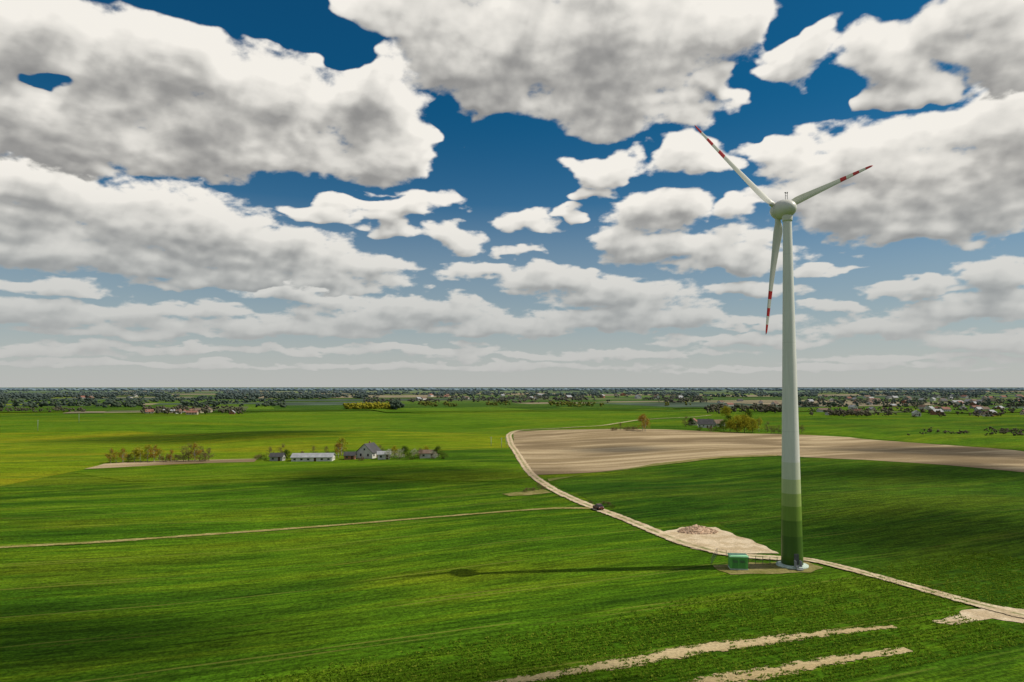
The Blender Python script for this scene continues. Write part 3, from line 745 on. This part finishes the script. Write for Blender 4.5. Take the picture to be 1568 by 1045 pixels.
def tree(kind,px,py,s=1.0):
    me=TM[kind][rng.integers(len(TM[kind]))]; o=bpy.data.objects.new(names[kind],me); o.location=G(px,py); o.rotation_euler=(0,0,rng.uniform(0,6.28)); sz=s*rng.uniform(.9,1.1); o.scale=(sz*rng.uniform(.9,1.15),sz*rng.uniform(.9,1.15),sz); link(o)
for x,k,s in ((170,'or_',.8),(178,'birch',.6),(188,'or_',.85),(197,'bbush',1),(206,'birch',.8),(215,'birch',.95),(226,'birch',1.05),(236,'or_',1.0),(245,'birch',.8),(254,'bbush',1.2),(262,'or_',.7),(271,'bbush',1),(281,'bare',1.0),(289,'bare',1.1),(298,'or_',1.05),(306,'bare',1.0),(314,'bbush',1.2),(320,'bare',.7)):
    tree(k,x,709-(x-170)*.018+rng.uniform(-1,1),s)
for x,y,k,s in ((395,704,'bbush',1.0),(404,705,'bush',.9),(414,703,'bare',.7),(432,702,'bare',.9),(440,704,'green',.55),(500,698,'bare',.6),(518,701,'or_',.95),(523,698,'birch',1.1),(532,703,'bush',.9),(545,702,'blos',.8),(553,706,'bbush',.7),(583,699,'bare',.8),(596,704,'blos',1.0),(604,700,'yel',.55),(612,703,'blos',.9),(620,701,'green',.6),(627,704,'bush',1),(635,701,'blos',.9),(643,703,'bare',.7),(652,698,'yel',.5),(664,703,'blos',.9),(671,701,'green',.55),(680,703,'bush',1.0),(463,700,'bbush',.9),(480,699,'bare',.6),
  (984,660,'or_',1.75),(988,661,'or_',1.3),(940,660,'bbush',1.2),(950,659,'bare',.7),(960,660,'bbush',1.2),(970,659,'bbush',1.1),
  (1118,662,'yel',1.0),(1128,663,'yel',1.25),(1140,663,'yel',1.35),(1152,663,'yel',1.2),(1162,662,'birch',1.3),(1108,660,'green',1.0),(1116,652,'green',1.1),(1098,660,'bush',1.3),(1058,654,'dark',.8),(1050,654,'bare',1.2),(1072,660,'bush',1.0),(1088,661,'bbush',1.2),(1175,662,'bare',1.1),(1112,640,'yel',1.4),(1145,645,'green',1.3),
  (925,772,'bbush',.4),(932,776,'bbush',.45),(905,771,'bbush',.3),(815,752,'bbush',.5),(825,751,'bare',.35),(806,754,'bbush',.45),(832,750,'bbush',.5),(938,779,'bush',.35)):
    tree(k,x,y,s)
for x in range(1180,1235,7): tree('bare',x+rng.uniform(-2,2),664,.8)

M_far=simple("far_forest",(.14,.19,.22),1,.25,.01,0); M_mid=leafmat("mid_tree_mass",(.045,.070,.042),(.080,.110,.060),(.11,.13,.065),sc=.02,haze=.92,hz=(.17,.22,.235))  # far trees paled and blued, aerial haze painted into their colours
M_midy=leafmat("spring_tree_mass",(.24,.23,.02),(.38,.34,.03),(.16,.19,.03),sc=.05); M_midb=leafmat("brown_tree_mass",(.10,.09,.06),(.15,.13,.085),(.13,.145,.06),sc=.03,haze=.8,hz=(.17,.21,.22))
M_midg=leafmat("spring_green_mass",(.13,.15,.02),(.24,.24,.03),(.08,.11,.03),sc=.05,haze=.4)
def mass(name,n,x0,x1,y0,y1,h0,h1,m,patchy=None,far=False,wide=1.0,clump=5):
    pts=[];hs=[]
    tries=0
    while len(pts)<n and tries<n*20:
        tries+=1
        px=rng.uniform(x0,x1); py=rng.uniform(y0,y1)
        if patchy is not None:
            if mnoise.noise(Vector((px*.012,py*.28,patchy)))+.35*mnoise.noise(Vector((px*.05,py*.6,patchy+3)))<.0: continue
        g=G(px,py); pts.append((g.x,g.y,g.z)); hs.append(rng.uniform(h0,h1))
    P=np.array(pts); h=np.array(hs)
    if far:
        s=np.stack([h*wide*rng.uniform(.5,1,len(h)),h*wide*.6,h*.55],1); P[:,2]+=h*.5
        V,T=ico_scatter(P,s,.18)
    else:
        C=np.repeat(P,clump,0); hh=np.repeat(h,clump); k=len(C)
        C[:,0]+=rng.normal(size=k)*hh*.22*wide; C[:,1]+=rng.normal(size=k)*hh*.2; C[:,2]+=hh*rng.uniform(.2,.85,k)
        s=hh[:,None]*rng.uniform(.10,.26,(k,3)); s[:,0]*=wide
        V,T=ico_scatter(C,s,.28)
    return tri_obj(name,V,T,[m])
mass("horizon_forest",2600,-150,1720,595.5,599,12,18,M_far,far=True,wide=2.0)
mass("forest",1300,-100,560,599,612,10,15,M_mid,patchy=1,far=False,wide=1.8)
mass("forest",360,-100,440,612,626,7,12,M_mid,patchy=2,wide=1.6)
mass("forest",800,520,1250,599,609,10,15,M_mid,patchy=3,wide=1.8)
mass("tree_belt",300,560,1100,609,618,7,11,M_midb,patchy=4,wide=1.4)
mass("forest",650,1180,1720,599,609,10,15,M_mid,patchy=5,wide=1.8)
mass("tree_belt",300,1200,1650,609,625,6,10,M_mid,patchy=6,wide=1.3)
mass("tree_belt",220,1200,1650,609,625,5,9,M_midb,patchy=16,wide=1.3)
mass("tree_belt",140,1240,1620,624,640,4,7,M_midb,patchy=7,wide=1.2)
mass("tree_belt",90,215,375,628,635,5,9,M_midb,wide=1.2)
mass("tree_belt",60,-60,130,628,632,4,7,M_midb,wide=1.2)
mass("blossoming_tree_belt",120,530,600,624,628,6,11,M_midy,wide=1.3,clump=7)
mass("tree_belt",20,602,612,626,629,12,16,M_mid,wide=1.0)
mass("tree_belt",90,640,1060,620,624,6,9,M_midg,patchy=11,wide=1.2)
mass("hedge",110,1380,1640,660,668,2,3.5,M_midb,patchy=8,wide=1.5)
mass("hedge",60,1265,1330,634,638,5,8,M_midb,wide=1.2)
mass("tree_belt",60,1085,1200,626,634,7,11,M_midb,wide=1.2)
def pole(px,py,h):
    g=G(px,py); e=empty("utility_pole",g); lathe("shaft",[(.16,0),(.10,h)],[M_metal],e,10); boxes("crossarm",[(0,0,h-.5,1.6,.1,.1),(-.7,0,h-.35,.08,.08,.25),(.7,0,h-.35,.08,.08,.25)],M_metal,e)
for q in((58,660,9),(121,648,9),(768,686,6),(775,684,6),(752,684,6)): pole(*q)

# ------------------------------------------------------------------ overhead cloud sheets (flat discs added out of view to cast soft shade on the fields)
M_shadow_cloud,t,b=mat("shadow_cloud_sheet")
oc=t.new('ShaderNodeTexCoord').outputs['Object']; ge=t.new('ShaderNodeNewGeometry').outputs['Position']
r=t.v('LENGTH',oc,out=1); nz=t.noise(ge,.010,3,.5)
al=t.mr(t.m('ADD',r,t.m('MULTIPLY',t.m('SUBTRACT',nz,.5),1.0)),.30,1.2,.84,0)
b.inputs['Base Color'].default_value=(.85,.85,.85,1)
tr=t.new('ShaderNodeBsdfTransparent'); mx=t.new('ShaderNodeMixShader'); t.l.new(al,mx.inputs[0]); t.l.new(tr.outputs[0],mx.inputs[1]); t.l.new(b.outputs[0],mx.inputs[2]); t.out(mx.outputs[0])
CZ=900.0
for i,(x,y,rx,ry) in enumerate(((620,727,230,19),(1440,815,330,55),(1440,722,260,17),(950,690,110,7),(1420,693,220,8),(60,985,460,65),(820,1045,330,30),(300,668,280,9))):
    g=G(x,y); gx=G(x+rx,y).x-g.x; gy=(G(x,y-ry).y-G(x,y+ry).y)/2
    z_=CZ+i*9
    p=Vector((g.x,g.y,0))+S*(z_/S.z)
    seg=48; V=[(0,0,0)]+[(1.7*math.cos(2*math.pi*k/seg),1.7*math.sin(2*math.pi*k/seg),0) for k in range(seg)]
    Fc=[(0,1+k,1+(k+1)%seg) for k in range(seg)]
    ob=mesh_obj("shadow_cloud",V,Fc,[M_shadow_cloud]); ob.location=p; ob.scale=(gx,gy,1)
